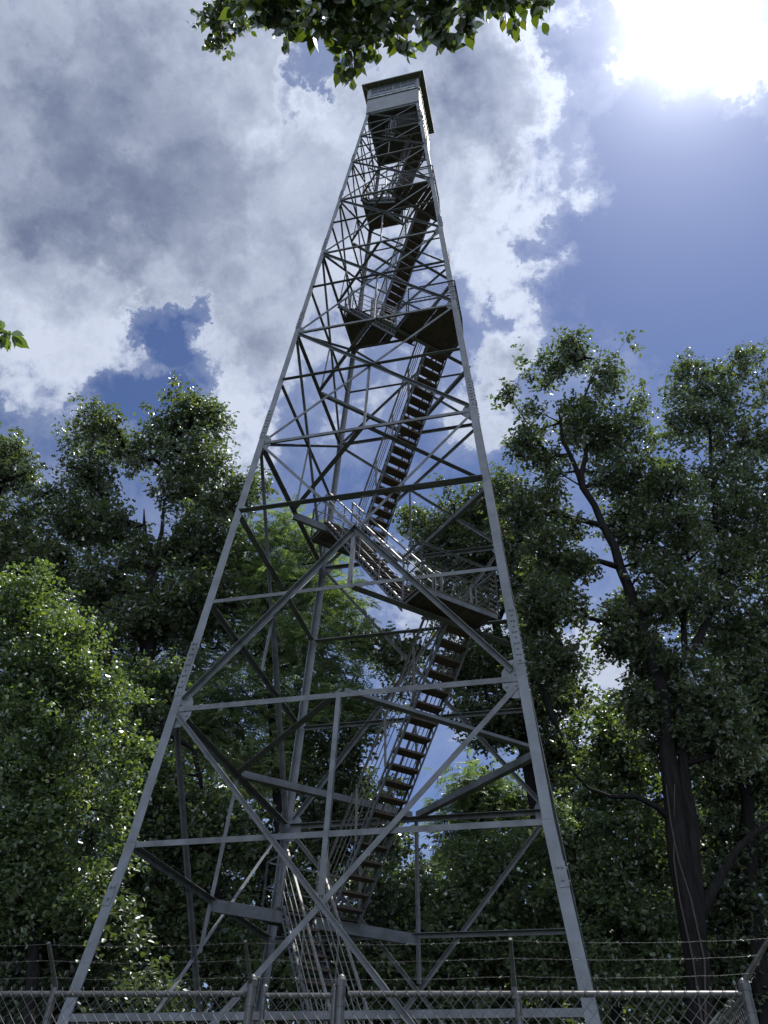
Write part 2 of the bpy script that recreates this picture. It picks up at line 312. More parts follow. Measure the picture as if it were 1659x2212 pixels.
for i, (z0, z1) in enumerate(PAN):
    size = (.095, .095, .062, .057, .05, .044, .04, .038)[i]
    for k in range(4):
        cross = lambda p, q: V(*np.cross(unit(q-p), FN[k]))
        zc = xline(k, z0, z1, 0, 1)
        for j in range(2):                                        # j 0 climbs with the face direction, j 1 falls
            off = -.008 if j else .020
            t0, t1 = (0.03, .965) if j == 0 else (.97, .035)
            p, q = facept(k, t0, z0+.12, off), facept(k, t1, z1-.14 if i < 7 else z1-.05, off)
            up_ = cross(p, q); up_ = up_*(1 if up_[2] > 0 else -1)
            if i == 1:                                            # heavy lower halves up to the crossing, light upper halves
                f_ = (zc-p[2])/(q[2]-p[2]); m_ = p+(q-p)*f_
                b = MB(); b.angle(p, m_, .085, -up_, FN[k] if k == 0 else -FN[k], .010, 1.25); b.build('diagonal_brace', M['steel'], tower)
                b = MB(); b.angle(m_+(q-m_)*.01, q, .062, -up_, -FN[k], .010); b.build('diagonal_brace', M['steel'], tower)
            elif i == 0:
                b = MB(); b.angle(p, q, .082, -up_, FN[k] if j and k == 0 else -FN[k], .010, .9); b.build('diagonal_brace', M['steel'], tower)
            else:
                b = MB(); b.angle(p, q, size, -up_, FN[k] if j and k == 0 else -FN[k], .009, 1.25 if j else 1); b.build('diagonal_brace', M['steel'], tower)
        # hanger between the crossing and the strut at the panel's foot (the lowest hangs from above)
        if i == 0: a, c = facept(k, .5, ZL['L1']-.02, .004), facept(k, .5, zc+.05, .032)
        elif i == 1: a, c = facept(k, .5, ZL['r2a'], .032), facept(k, .5, zc-.03, .032)
        else: a, c = facept(k, .5, z0+.02, .032), facept(k, .5, zc-.03, .032)
        b = MB(); b.angle(a, c, size*.8, V(*np.cross(FN[k], V(0, 0, 1))), -FN[k], .008); b.build('hanger', M['steel'], tower)
# gusset plates with bolts at the nodes
for i, nm in enumerate(['L1', 'L2', 'L3', 'L4', 'L5', 'L6', 'L7']):
    z = ZL[nm]; gs = (.30, .22, .19, .16, .14, .12, .11)[i]; gh = gs*1.05
    for k in range(4):
        for e in (0, 1):
            t_ = legsize(z)*.6/(2*W(z)); dirn = unit(corner(k+1, z)-corner(k, z))*(1 if e == 0 else -1)
            o = facept(k, t_ if e == 0 else 1-t_, z, .018); b = MB(); nI = -FN[k]
            pr = [(0, -gh*1.2), (gs*.55, -gh*1.15), (gs, -gh*.55), (gs, gh*.25), (gs*.6, gh*.9), (0, gh)]
            b.prism(o, o+nI*.010, [(a_, c_) for a_, c_ in pr], dirn, V(0, 0, 1))
            if gs > .12:
                for q, h_ in ((.55, -.8), (.78, -.55), (.6, -.25), (.85, -.25), (.6, .45), (.4, .7), (.3, -.5), (.3, .1)):
                    b.tube(o+dirn*gs*q+V(0, 0, gh*h_)-nI*.004, o+dirn*gs*q+V(0, 0, gh*h_)-nI*.022, .016*(.55+gs), n=6)
            b.build('gusset_plate', M['steel_leg'], tower)
# plan bracing: diamonds joining the middles of the struts
def mid(k, z, ins=.05): return FN[k]*(W(z)-ins)+V(0, 0, z)
BIG = {'r1': 2, 'r2a': 0, 'L2': 2, 'L3': 0, 'L4': 2, 'L5': 0, 'L6': 2, 'L7': 0}     # which side carries a landing: 0 front right, 2 back left
for nm in ['r1', 'L1', 'r2a', 'L2', 'L3', 'L4', 'L5', 'L6', 'L7']:
    z = ZL[nm]
    for k in range(4):
        if k == BIG.get(nm): continue
        if nm in ('r1', 'r2a'): continue
        b = MB(); p, q = mid(k, z), mid(k+1 if k < 3 else 0, z); d = unit(q-p); s_ = .155-.10*(z/34)
        if nm == 'L7': s_ = .05
        b.angle(p+d*.05+V(0, 0, -.02), q-d*.05+V(0, 0, -.02), s_, np.cross(d, V(0, 0, 1)), V(0, 0, 1), .010)
        b.build('plan_brace', M['steel'], tower)
# landings: index 0 front right corner, 2 back left corner. s runs along (1,1), n along (1,-1)
SH, NH = unit(V(1, 1, 0)), unit(V(1, -1, 0))
def P(s, n_, z): return SH*s+NH*n_+V(0, 0, z)
MESHW = .0042
def mesh_panel(b, o, du, dv, lu, lv, pitch=.075, w=MESHW):   # diamond wire netting on a rectangle
    du, dv = unit(du), unit(dv); k = -lv
    def clip(a, sgn):                                        # line u = a + sgn*v
        pts = []
        for v_ in (0, lv):
            u_ = a+sgn*v_
            if -1e-6 <= u_ <= lu+1e-6: pts.append((u_, v_))
        for u_ in (0, lu):
            v_ = (u_-a)*sgn
            if 0 < v_ < lv: pts.append((u_, v_))
        return pts[:2] if len(pts) >= 2 else None
    a = -lv
    while a < lu+lv:
        for sg in (1, -1):
            c = clip(a, sg)
            if c and abs(c[0][0]-c[1][0]) > .01: b.tube(o+du*c[0][0]+dv*c[0][1], o+du*c[1][0]+dv*c[1][1], w, n=3)
        a += pitch*1.414
LAND = ['r1', 'r2a', 'L2', 'L3', 'L4', 'L5', 'L6', 'L7']
TH = .012
for li, nm in enumerate(LAND):
    z = ZL[nm]; side = 1 if BIG[nm] == 0 else -1; w = W(z); n0 = w/math.sqrt(2); smax = min(.88, w*.62+.02); full = z > 16
    # heavy channel beam along the inner edge, from face middle to face middle
    b = MB(); h_ = .105 if z < 16 else .07; kA, kB = (0, 1) if side == 1 else (2, 3)
    p, q = mid(kA, z, .03)-V(0, 0, h_), mid(kB, z, .03)-V(0, 0, h_); d = unit(q-p)
    inn = -NH*side
    prof = [(-h_, 0), (h_, 0), (h_, .075), (h_-TH, .075), (h_-TH, TH), (-h_+TH, TH), (-h_+TH, .075), (-h_, .075)]
    if side == 1: b.angle(p-V(0, 0, h_*.2)-inn*.02, q-V(0, 0, h_*.2)-inn*.02, .09 if z < 16 else .06, V(0, 0, 1), -inn, .012, 1.7)
    for c0, c1, u0, u1 in () if side == 1 else ((-h_, h_, 0, TH), (h_-TH, h_, TH, .075), (-h_, -h_+TH, TH, .075)):
        b.prism(p, q, [(c0, u0), (c1, u0), (c1, u1), (c0, u1)], V(0, 0, 1), -inn)
    b.build('landing_beam', M['steel'], tower)
    depth = .62 if z < 8 or not full else 0
    zb = z+.012
    outer = (lambda s: n0+(.64 if nm == 'r2a' else .74)) if not full else (lambda s: math.sqrt(2)*w-abs(s)-.06)
    b = MB(); s = -smax; i = 0
    while s < smax-.02:
        e = min(s+.145+.01*random.random(), smax); gp = .006 if random.random() < .75 else .022
        a0, a1 = P(s, side*(n0-.06), zb), P(e-gp, side*(n0-.06), zb); c0, c1 = P(s, side*outer(s), zb), P(e-gp, side*outer(e-gp), zb); up = V(0, 0, .038+.004*random.random())
        if s < 0 < e-gp and full: c1 = P(e-gp, side*outer(e-gp), zb)
        vs = [a0, a1, c1, c0, a0+up, a1+up, c1+up, c0+up]
        b.add(vs, [[0, 3, 2, 1], [4, 5, 6, 7], [0, 1, 5, 4], [1, 2, 6, 5], [2, 3, 7, 6], [3, 0, 4, 7]]); s = e
    ld = b.build('landing', M['deck'], tower)
    b = MB()                                                  # bearers below the planks
    for s in (-smax+.03, smax-.08):
        b.angle(P(s, side*(n0+.02), zb-.004), P(s, side*(outer(s)-.01), zb-.004), .06, SH*(1 if s < 0 else -1), V(0, 0, -1), .009)
    if not full: b.angle(P(-smax, side*(outer(0)-.0), zb-.006), P(smax, side*(outer(0)-.0), zb-.006), .10, V(0, 0, -1), NH*-side, .010)
    b.build('deck_frame', M['steel'], ld)
    # guard rails
    b = MB(); ms = MB(); rh = 1.02
    ends = [(P(-smax, side*(n0), zb), P(-smax, side*(outer(-smax)), zb)), (P(smax, side*(n0), zb), P(smax, side*(outer(smax)), zb)),
            (P(-smax, side*(outer(-smax)), zb), P(smax, side*(outer(smax)), zb))]
    if full: ends[2:] = [(P(-smax, side*outer(-smax), zb), P(0, side*outer(0), zb)), (P(0, side*outer(0), zb), P(smax, side*outer(smax), zb))]
    for p, q in ends:
        for hh, sz in ((rh, .034), (.52, .022)):
            b.angle(p+V(0, 0, hh), q+V(0, 0, hh), sz, V(0, 0, -1), NH*side, .006)
        for pt in (p, q): b.angle(pt+V(0, 0, -.04), pt+V(0, 0, rh), .038, SH, NH*side, .006)
        if nm != 'r1': mesh_panel(ms, p+V(0, 0, .05), q-p, V(0, 0, 1), np.linalg.norm(q-p), rh-.1, .085, .0013 if z < 12 else .0030)
    # short rail between the two flights
    p, q = P(-.10, side*n0, zb), P(.06, side*n0, zb); b.build('guard_rail', M['steel'], ld); b = MB()
    for pt in (p, q): b.tube(pt, pt+V(0, 0, rh), .016, n=5)
    for hh in (rh, .7, .4): b.tube(p+V(0, 0, hh), q+V(0, 0, hh), .014, n=5)
    b.build('centre_rail', M['steel'], ld)
    if ms.v: ms.build('wire_netting', M['wire'], ld)
# stair flights
def flight(n0, z0, n1, z1, s0, s1, individual=True, ground=False):
    d = unit(V(*(NH*(n1-n0)+V(0, 0, z1-z0)))); up = unit(V(0, 0, 1)-d*d[2]); e = .09
    root = None
    A = lambda s, t: P(s, n0+(n1-n0)*t, z0+(z1-z0)*t)
    rt = MB(); depth = .17
    for s in (s0, s1):
        p, q = A(s, -.005), A(s, 1.005); o = -up*.07; sgn = 1 if s == s0 else -1
        rt.angle(p+o-up*depth*.5, q+o-up*depth*.5, .042, up, SH*sgn, .006); rt.angle(p+o+up*depth*.5, q+o+up*depth*.5, .042, -up, SH*sgn, .006)
        Ln = np.linalg.norm(q-p); nz = int(Ln/.16); prev = None
        for i in range(nz+1):
            pt = p+(q-p)*(i/nz)+o+up*(depth*.42)*(1 if i % 2 else -1)+SH*sgn*.010
            if prev is not None: rt.prism(prev, pt, [(-.012, -.003), (.012, -.003), (.012, .003), (-.012, .003)], unit(np.cross(unit(pt-prev), SH)), SH)
            prev = pt
    root = rt.build('stair_flight', M['steel'], tower)
    nt_ = max(3, int(round((z1-z0)/.235))); allt = MB()
    back = unit(NH*(n1-n0))
    for i in range(nt_):
        t = (i+.62)/nt_; c = (A(s0, t)+A(s1, t))/2 - up*.05 + V(0, 0, random.uniform(-.004, .004))
        b = MB() if individual else allt
        tl = random.uniform(-.012, .012); ax = np.array([SH, unit(back+V(0, 0, tl)), unit(V(0, 0, 1)-back*tl)])
        b.box(c, ((s1-s0)/2-.012, .125, .021), ax)
        if individual: b.build('tread', M['wood'], root)
    if not individual: tag(allt.build('treads', M['wood'], root), kind='stuff')
    b = MB(); rb = MB()
    for s in (s0-.03, s1+.03):
        offs = V(0, 0, 1.0)
        b.angle(A(s, -.01)+offs, A(s, 1.01)+offs, .040, V(0, 0, -1), SH*(1 if s < 0 else -1), .006)
        for hh in (.74, .50, .27): rb.tube(A(s, 0)+V(0, 0, hh), A(s, 1)+V(0, 0, hh), .011, n=5)
        npst = 4
        for i in range(npst+1):
            t = i/npst; b.angle(A(s, t)-up*.06, A(s, t)+offs, .036, SH*(1 if s < 0 else -1), NH, .006)
    b.build('handrail', M['rail'], root); rb.build('rail_bars', M['rail'], root)
nIn = lambda nm: W(ZL[nm])/math.sqrt(2)
SA, SB = (-.80, -.17), (.13, .80)
seq = [('g', 'r1')]+list(zip(LAND[:-1], LAND[1:]))
for i, (a, c) in enumerate(seq):
    odd = i % 2 == 0; s0, s1 = SA if odd else SB
    if z_top := ZL[c] > 26: s0, s1 = (s0*.84, s1*.84 if odd else s1*.84)
    n1 = (-1 if odd else 1)*(nIn(c)-.08)
    if a == 'g': flight(1.75, 0.05, n1, ZL[c]+.04, s0, s1)
    else: flight((1 if odd else -1)*(nIn(a)-.06), ZL[a]+.04, n1, ZL[c]+.04, s0, s1, individual=(i < 5))
flight(nIn('L7')-.06, ZL['L7']+.04, -.2, ZL['L8']-.05, -.6, -.08, individual=False)

# cab
ZC = ZL['L8']; w = 1.067
b = MB(); b.box((0, 0, ZC+.03), (w+.02, w+.02, .03)); cab = b.build('cab', M['floor'], tower)
b = MB()
for x in np.linspace(-w+.1, w-.1, 6): b.box((x, 0, ZC-.055), (.022, w-.03, .052))
b.build('floor_joists', M['floor'], cab)
b = MB()
for k in range(4):
    p, q = FN[k]*(w+.004)-V(*np.cross(FN[k], V(0, 0, 1)))*-w, FN[k]*(w+.004)+V(*np.cross(FN[k], V(0, 0, 1)))*-w
    b.angle(p+V(0, 0, ZC-.10), q+V(0, 0, ZC-.10), .08, V(0, 0, 1), -FN[k], .01)
b.build('floor_beam', M['steel'], cab)
SILL, EAVE = ZC+1.27, ZC+2.28
for k in range(4):
    N_ = FN[k]; T_ = unit(np.cross(V(0, 0, 1), N_)); ax = np.array([T_, N_, V(0, 0, 1)])
    b = MB(); b.box(N_*w+V(0, 0, (ZC-.02+SILL)/2), (w-.004, .02, (SILL-ZC+.02)/2), ax)
    b.box(N_*(w+.03)+V(0, 0, SILL), (w+.02, .03, .014), ax); b.build('wall_panel', M['wall'], cab)
    b = MB(); b.box(T_*(w-.045)+N_*(w-.005)+V(0, 0, (SILL+EAVE)/2), (.05, .03, (EAVE-SILL)/2), ax); b.build('corner_post', M['wall'], cab)
    b = MB(); b.box(-T_*(w-.085)+N_*(w-.005)+V(0, 0, (SILL+EAVE)/2), (.045, .03, (EAVE-SILL)/2), ax); b.build('corner_post', M['wall'], cab)
    b = MB(); b.box(N_*(w-.01)+V(0, 0, EAVE-.02), (w-.13, .03, .035), ax); b.build('head_rail', M['wall'], cab)
    for h_, sg in ((0, -1), (1, 1)):                          # two sashes, three by three panes each
        x0, x1 = (.02, w-.135) if sg == 1 else (-(w-.135), -.02); fr = MB(); z0, z1 = SILL+.02, EAVE-.06
        xm, hw, zm, hz = (x0+x1)/2, (x1-x0)/2, (z0+z1)/2, (z1-z0)/2; O = N_*(w-.004)
        for xx, ww in ((x0, .018), (x1, .018), (x0+(x1-x0)/3, .014), (x0+(x1-x0)*2/3, .014)): fr.box(O+T_*xx+V(0, 0, zm), (ww, .016, hz), ax)
        for zz, ww in ((z0, .018), (z1, .018), (z0+(z1-z0)/3, .014), (z0+(z1-z0)*2/3, .014)): fr.box(O+T_*xm+V(0, 0, zz), (hw, .013, ww), ax)
        if k == 0 and sg == 1:                                # the lower lights of the right sash are covered
            fr.cur = 1; fr.box(O+N_*.006+T_*(x0+(x1-x0)*.32)+V(0, 0, z0+.14), ((x1-x0)*.30, .007, .13), ax); fr.cur = 0
        f = fr.build('window', [M['frame'], M['board']], cab)
        gp = MB(); gp.box(O-N_*.008+T_*xm+V(0, 0, zm), (hw, .003, hz), ax); gp.build('pane', M['glass'], f)
b = MB(); e = 1.30; ze = ZC+2.33; rz = .32                    # low hip roof
vs = [(-e, -e, ze), (e, -e, ze), (e, e, ze), (-e, e, ze), (-e, -e, ze+.07), (e, -e, ze+.07), (e, e, ze+.07), (-e, e, ze+.07), (0, 0, ze+rz)]
b.add(vs, [[0, 3, 2, 1], [0, 1, 5, 4], [1, 2, 6, 5], [2, 3, 7, 6], [3, 0, 4, 7], [4, 5, 8], [5, 6, 8], [6, 7, 8], [7, 4, 8]])
rf = b.build('roof', M['roof'], cab)
b = MB()
for sx, sy in ((-1, -1), (1, -1), (1, 1), (-1, 1)): b.tube((sx*1.2, sy*1.2, ze-.02), (sx*.98, sy*.98, ze-.30), .014, n=5)
for s in np.linspace(-1, 1, 5):
    b.box((s*e*.9, -w-.12, ze-.02), (.02, .1, .02)); b.box((s*e*.9, w+.12, ze-.02), (.02, .1, .02))
b.build('eave_bracket', M['frame'], rf)
b = MB(); b.tube((.15, -.5, ze+.15), (.22, -.9, ze+.55), .006, n=4); b.tube((-.35, -.9, ze+.08), (-.45, -1.2, ze+.35), .006, n=4); b.build('antenna', M['rust'], rf)

# ------------------------------------------------------------------ chain link fence in front of the tower
FH = 2.565
FD = unit(V(1, .085, 0)); FO = at(745, 2141, 5.79); FO = V(FO[0], FO[1], 0)
def FX(px):                                                   # arc length along the fence for a photo column at rail height
    d = ray(px, 2148); A_ = np.array([[d[0], -FD[0]], [d[1], -FD[1]]]); r_ = np.linalg.solve(A_, (FO-CAM)[:2]); return r_[1]
FNrm = V(FD[1], -FD[0], 0)                                    # towards the camera
def fabric(b, o, dirn, length, h, base=.04, pitch=.085):
    # woven wire: zigzag strands, drawn as long slanted runs in two leaning layers
    a = -h
    nrm = V(dirn[1], -dirn[0], 0)
    while a < length+h:
        for sg in (1, -1):
            pts = []
            for v_ in (0, h):
                u_ = a+sg*v_*.94
                if 0 <= u_ <= length: pts.append((u_, v_))
            for u_ in (0, length):
                v_ = (u_-a)*sg/.94
                if 0 < v_ < h: pts.append((u_, v_))
            if len(pts) >= 2 and abs(pts[0][0]-pts[1][0]) > .02:
                p, q = [o+dirn*u_+V(0, 0, base+v_)+nrm*(.003*sg) for u_, v_ in pts[:2]]
                b.tube(p, q, .0020, n=4)
        a += pitch
    u_ = 0.0
    while u_ < length-.02:                                    # twisted selvedge above the rail
        c = o+dirn*(u_+.01)+V(0, 0, base+h-.012); b.tube(c-dirn*.010, c+dirn*.008+V(0, 0, .035), .0021, n=4); b.tube(c+dirn*.010, c-dirn*.008+V(0, 0, .035), .0021, n=4); u_ += pitch
def post(b, p, r, h, cap=True, n=14):
    b.tube(p, p+V(0, 0, h), r, n=n)
    if cap: b.path([p+V(0, 0, h-.03), p+V(0, 0, h+.012), p+V(0, 0, h+.035), p+V(0, 0, h+.05)], [r+.004, r+.005, r*.8, r*.2], n)
    for z in (.4, 1.1, 1.8, h-.16): b.tube(p+V(0, 0, z), p+V(0, 0, z+.022), r+.004, n=n)
def arm(root, p, dirn, h=FH):
    b = MB(); q = p+V(0, 0, h-.03); tip = q+unit(dirn)*.27+V(0, 0, .33)
    b.path([q, q+V(0, 0, .08), q+unit(dirn)*.05+V(0, 0, .13), tip], [.026, .022, .018, .014], 8); b.build('wire_arm', M['galv'], root)
    return [q+(tip-q)*t for t in (.38, .68, .97)]
def barbed(root, P0, P1, sag=.02):
    for a_, c_ in zip(P0, P1):
        b = MB(); L_ = np.linalg.norm(c_-a_); n_ = max(4, int(L_/.09)); pts = []
        for i in range(n_+1):
            t = i/n_; pts.append(a_+(c_-a_)*t+V(0, 0, -4*sag*t*(1-t)+random.uniform(-.002, .002)))
        for ph in (0, math.pi):
            m_ = n_*3; tw = []
            for i in range(m_+1):
                t = i/m_; j = min(int(t*n_), n_-1); f_ = t*n_-j; pp = pts[j]*(1-f_)+pts[j+1]*f_
                tw.append(pp+V(0, math.cos(i*1.3+ph), math.sin(i*1.3+ph))*.0014)
            b.path(tw, [.0008]*len(tw), 3)
        for i in range(1, n_, 1):
            if i % 1 == 0 and random.random() < .8:
                p = pts[i]; r_ = unit(RNG.normal(size=3)); b.tube(p-r_*.016, p+r_*.016, .0013, n=3); r2 = unit(np.cross(r_, RNG.normal(size=3))); b.tube(p-r2*.014, p+r2*.014, .0013, n=3)
        b.build('barbed_wire', M['wire'], root)
def run(a0, a1, label, posts, arms):
    o = FO+FD*a0; L_ = a1-a0; root = empty('chain_link_fence', tuple(o), label, 'fence', 'chain link fence around the tower')
    b = MB(); b.tube(o+V(0, 0, FH), o+FD*L_+V(0, 0, FH), .021, n=12)
    for t in np.arange(.9, L_, 1.9): b.tube(o+FD*t+V(0, 0, FH), o+FD*(t+.03)+V(0, 0, FH), .0235, n=12)
    b.build('top_rail', M['galv'], root)
    b = MB(); fabric(b, o+FNrm*.028, FD, L_, FH-.02); b.build('wire_mesh', M['wire'], root)
    for px in posts:
        p = FO+FD*FX(px); b = MB(); post(b, p-FNrm*.002, .034 if px in (542, 736) else .026, FH+(.08 if px in (542, 736) else 0), px in (542, 736)); b.build('post', M['galv'], root)
    return root
aL, aG0, aG1, aR = FX(-700), FX(528), FX(752), FX(1612)
pA = [FX(-620), FX(115), FX(540), FX(1112)]
rl = run(aL, aG0, 'chain link fence with barbed wire to the left of the narrow gate', [-620, 115, 542], None)
rr = run(aG1, aR, 'chain link fence with barbed wire and silver top rail right of the gate', [736, 1118], None)
W0 = [arm(rl if i < 3 else rr, FO+FD*a_, FNrm) for i, a_ in enumerate(pA)]
cp = FO+FD*aR                                                 # corner post, leaning arm pointing out of the corner
b = MB(); post(b, cp, .036, FH+.05, True); b.build('corner_post', M['galv'], rr)
Wc = arm(rr, cp+V(0, 0, .02), FNrm*.8+FD*1.0, FH)
barbed(rl, W0[0], W0[1]); barbed(rl, W0[1], W0[2]); barbed(rr, W0[2], W0[3]); barbed(rr, W0[3], Wc)
SD = unit(V(-.04, 1, 0))                                      # the side run going back from the corner
root = empty('chain_link_fence', tuple(cp+SD*.05), 'chain link side fence running back from the corner post at lower right', 'fence', 'chain link fence around the tower')
b = MB(); b.tube(cp+SD*.04+V(0, 0, FH), cp+SD*13+V(0, 0, FH), .021, n=10); b.build('top_rail', M['galv'], root)
b = MB(); fabric(b, cp+SD*.05+V(.028, 0, 0), SD, 13, FH-.02); b.build('wire_mesh', M['wire'], root)
last = Wc
for k_ in (3.0, 6.0, 9.0, 12.95):
    b = MB(); post(b, cp+SD*k_, .026, FH, False); b.build('post', M['galv'], root)
    nx = arm(root, cp+SD*k_, V(1, .05, 0)); barbed(root, last, nx); last = nx
b = MB(); b.tube(cp+SD*.06+V(0, 0, FH*.72), cp+SD*2.4+V(0, 0, .25), .02, n=8); b.build('brace_pipe', M['galv'], root)
g0, g1 = FX(571), FX(722)
gate = empty('chain_link_gate', tuple(FO+FD*g0), 'narrow chain link gate between two thick capped posts', 'gate')
b = MB(); hG = FH+.02
for a_ in (g0, g1): b.tube(FO+FD*a_+V(0, 0, .08), FO+FD*a_+V(0, 0, hG), .020, n=10); b.path([FO+FD*a_+V(0, 0, hG), FO+FD*a_+V(0, 0, hG+.03), FO+FD*a_+V(0, 0, hG+.045)], [.023, .021, .006], 10)
for z in (.1, hG-.03): b.tube(FO+FD*g0+V(0, 0, z), FO+FD*g1+V(0, 0, z), .019, n=10)
b.build('gate_frame', M['galv'], gate)
b = MB(); fabric(b, FO+FD*g0+FNrm*.024, FD, g1-g0, hG-.1, base=.08); b.build('wire_mesh', M['wire'], gate)
b = MB()
for a_, px in ((g0, 542), (g1, 736)):
    c = FO+FD*((a_+FX(px))/2)
    for z in (.5, 2.2): b.box(c+V(0, 0, z), (abs(a_-FX(px))/2, .012, .02), np.array([FD, FNrm, V(0, 0, 1)]))
b.build('hinge', M['galv'], gate)

# ------------------------------------------------------------------ trees
def leafshape(kind):
    if kind == 'oak':      # lobed outline, folded on its midrib
        o = [(0, 0), (.16, .18), (.10, .30), (.36, .48), (.16, .56), (.32, .82), (.10, .80), (0, 1)]
    elif kind == 'broad':
        o = [(0, 0), (.20, .16), (.31, .42), (.24, .70), (.08, .90), (0, 1.06)]
    else:
        o = [(0, 0), (.14, .25), (.14, .6), (0, 1)]
    n_ = len(o); vs = [(x, y, abs(x)*.35-.18*y*y) for x, y in o]+[(-x, y, abs(x)*.35-.18*y*y) for x, y in o[1:-1]]
    f = [[0, 1, n_]]
    L_ = list(range(1, n_-1)); Rr = list(range(n_, 2*n_-2))
    fs = [[0, Rr[0], L_[0]][::-1]]
    for i in range(len(L_)-1): fs.append([L_[i], L_[i+1], Rr[i+1], Rr[i]])
    fs.append([L_[-1], n_-1, Rr[-1]])
    return np.array(vs), fs
def simple_leaf(kind):     # few faces for the thousands in the distance
    if kind == 'oak':
        vs = np.array([(0, 0, 0), (.30, .30, .08), (.13, .50, 0), (.34, .72, .04), (0, 1, -.16), (-.34, .72, .04), (-.13, .50, 0), (-.30, .30, .08)])
        return vs, [[0, 1, 2, 4][::1], [2, 3, 4], [0, 4, 6, 7], [6, 4, 5]]
    if kind == 'round':
        vs = np.array([(0, 0, 0), (.34, .35, .1), (.22, .8, .02), (0, 1, -.12), (-.22, .8, .02), (-.34, .35, .1)])
        return vs, [[0, 1, 2, 3], [0, 3, 4, 5]]
    vs = np.array([(0, 0, 0), (.17, .4, .05), (0, 1, -.12), (-.17, .4, .05)])
    return vs, [[0, 1, 2], [0, 2, 3]]
def rotm(n_, rng, droop=0.0, spread=1.0):
    # random frames: y axis = leaf direction, z = leaf normal biased to the sky
    d = rng.normal(size=(n_, 3)); d[:, 2] = d[:, 2]*.5-droop; d /= np.linalg.norm(d, axis=1)[:, None]
    up = rng.normal(size=(n_, 3))*spread*.55+np.array([0, 0, 1.0]); x = np.cross(d, up); x /= np.linalg.norm(x, axis=1)[:, None]
    z = np.cross(x, d); return np.stack([x, d, z], axis=2)
def bulk(name, base, faces, pos, rot, scl, m, parent):
    n_ = len(pos); nv = len(base); vs = np.einsum('nij,vj->nvi', rot, base)*scl[:, None, None]+pos[:, None, :]
    me = bpy.data.meshes.new(name); me.vertices.add(n_*nv); me.vertices.foreach_set('co', vs.astype(np.float32).ravel())
    fl = np.concatenate([np.array(f) for f in faces]); cnt = np.array([len(f) for f in faces])
    loops = (fl[None, :]+(np.arange(n_)*nv)[:, None]).ravel(); me.loops.add(len(loops)); me.loops.foreach_set('vertex_index', loops.astype(np.int32))
    tot = np.tile(cnt, n_); st = np.concatenate([[0], np.cumsum(tot)[:-1]]); me.polygons.add(len(tot))
    me.polygons.foreach_set('loop_start', st.astype(np.int32)); me.polygons.foreach_set('loop_total', tot.astype(np.int32))
    me.materials.append(m); me.update(calc_edges=True); me.validate()
    o = bpy.data.objects.new(name, me); sc.collection.objects.link(o)
    o.parent = parent; o.location = tuple(-np.array(parent.location)) if parent.parent is None else (0, 0, 0)
    return o
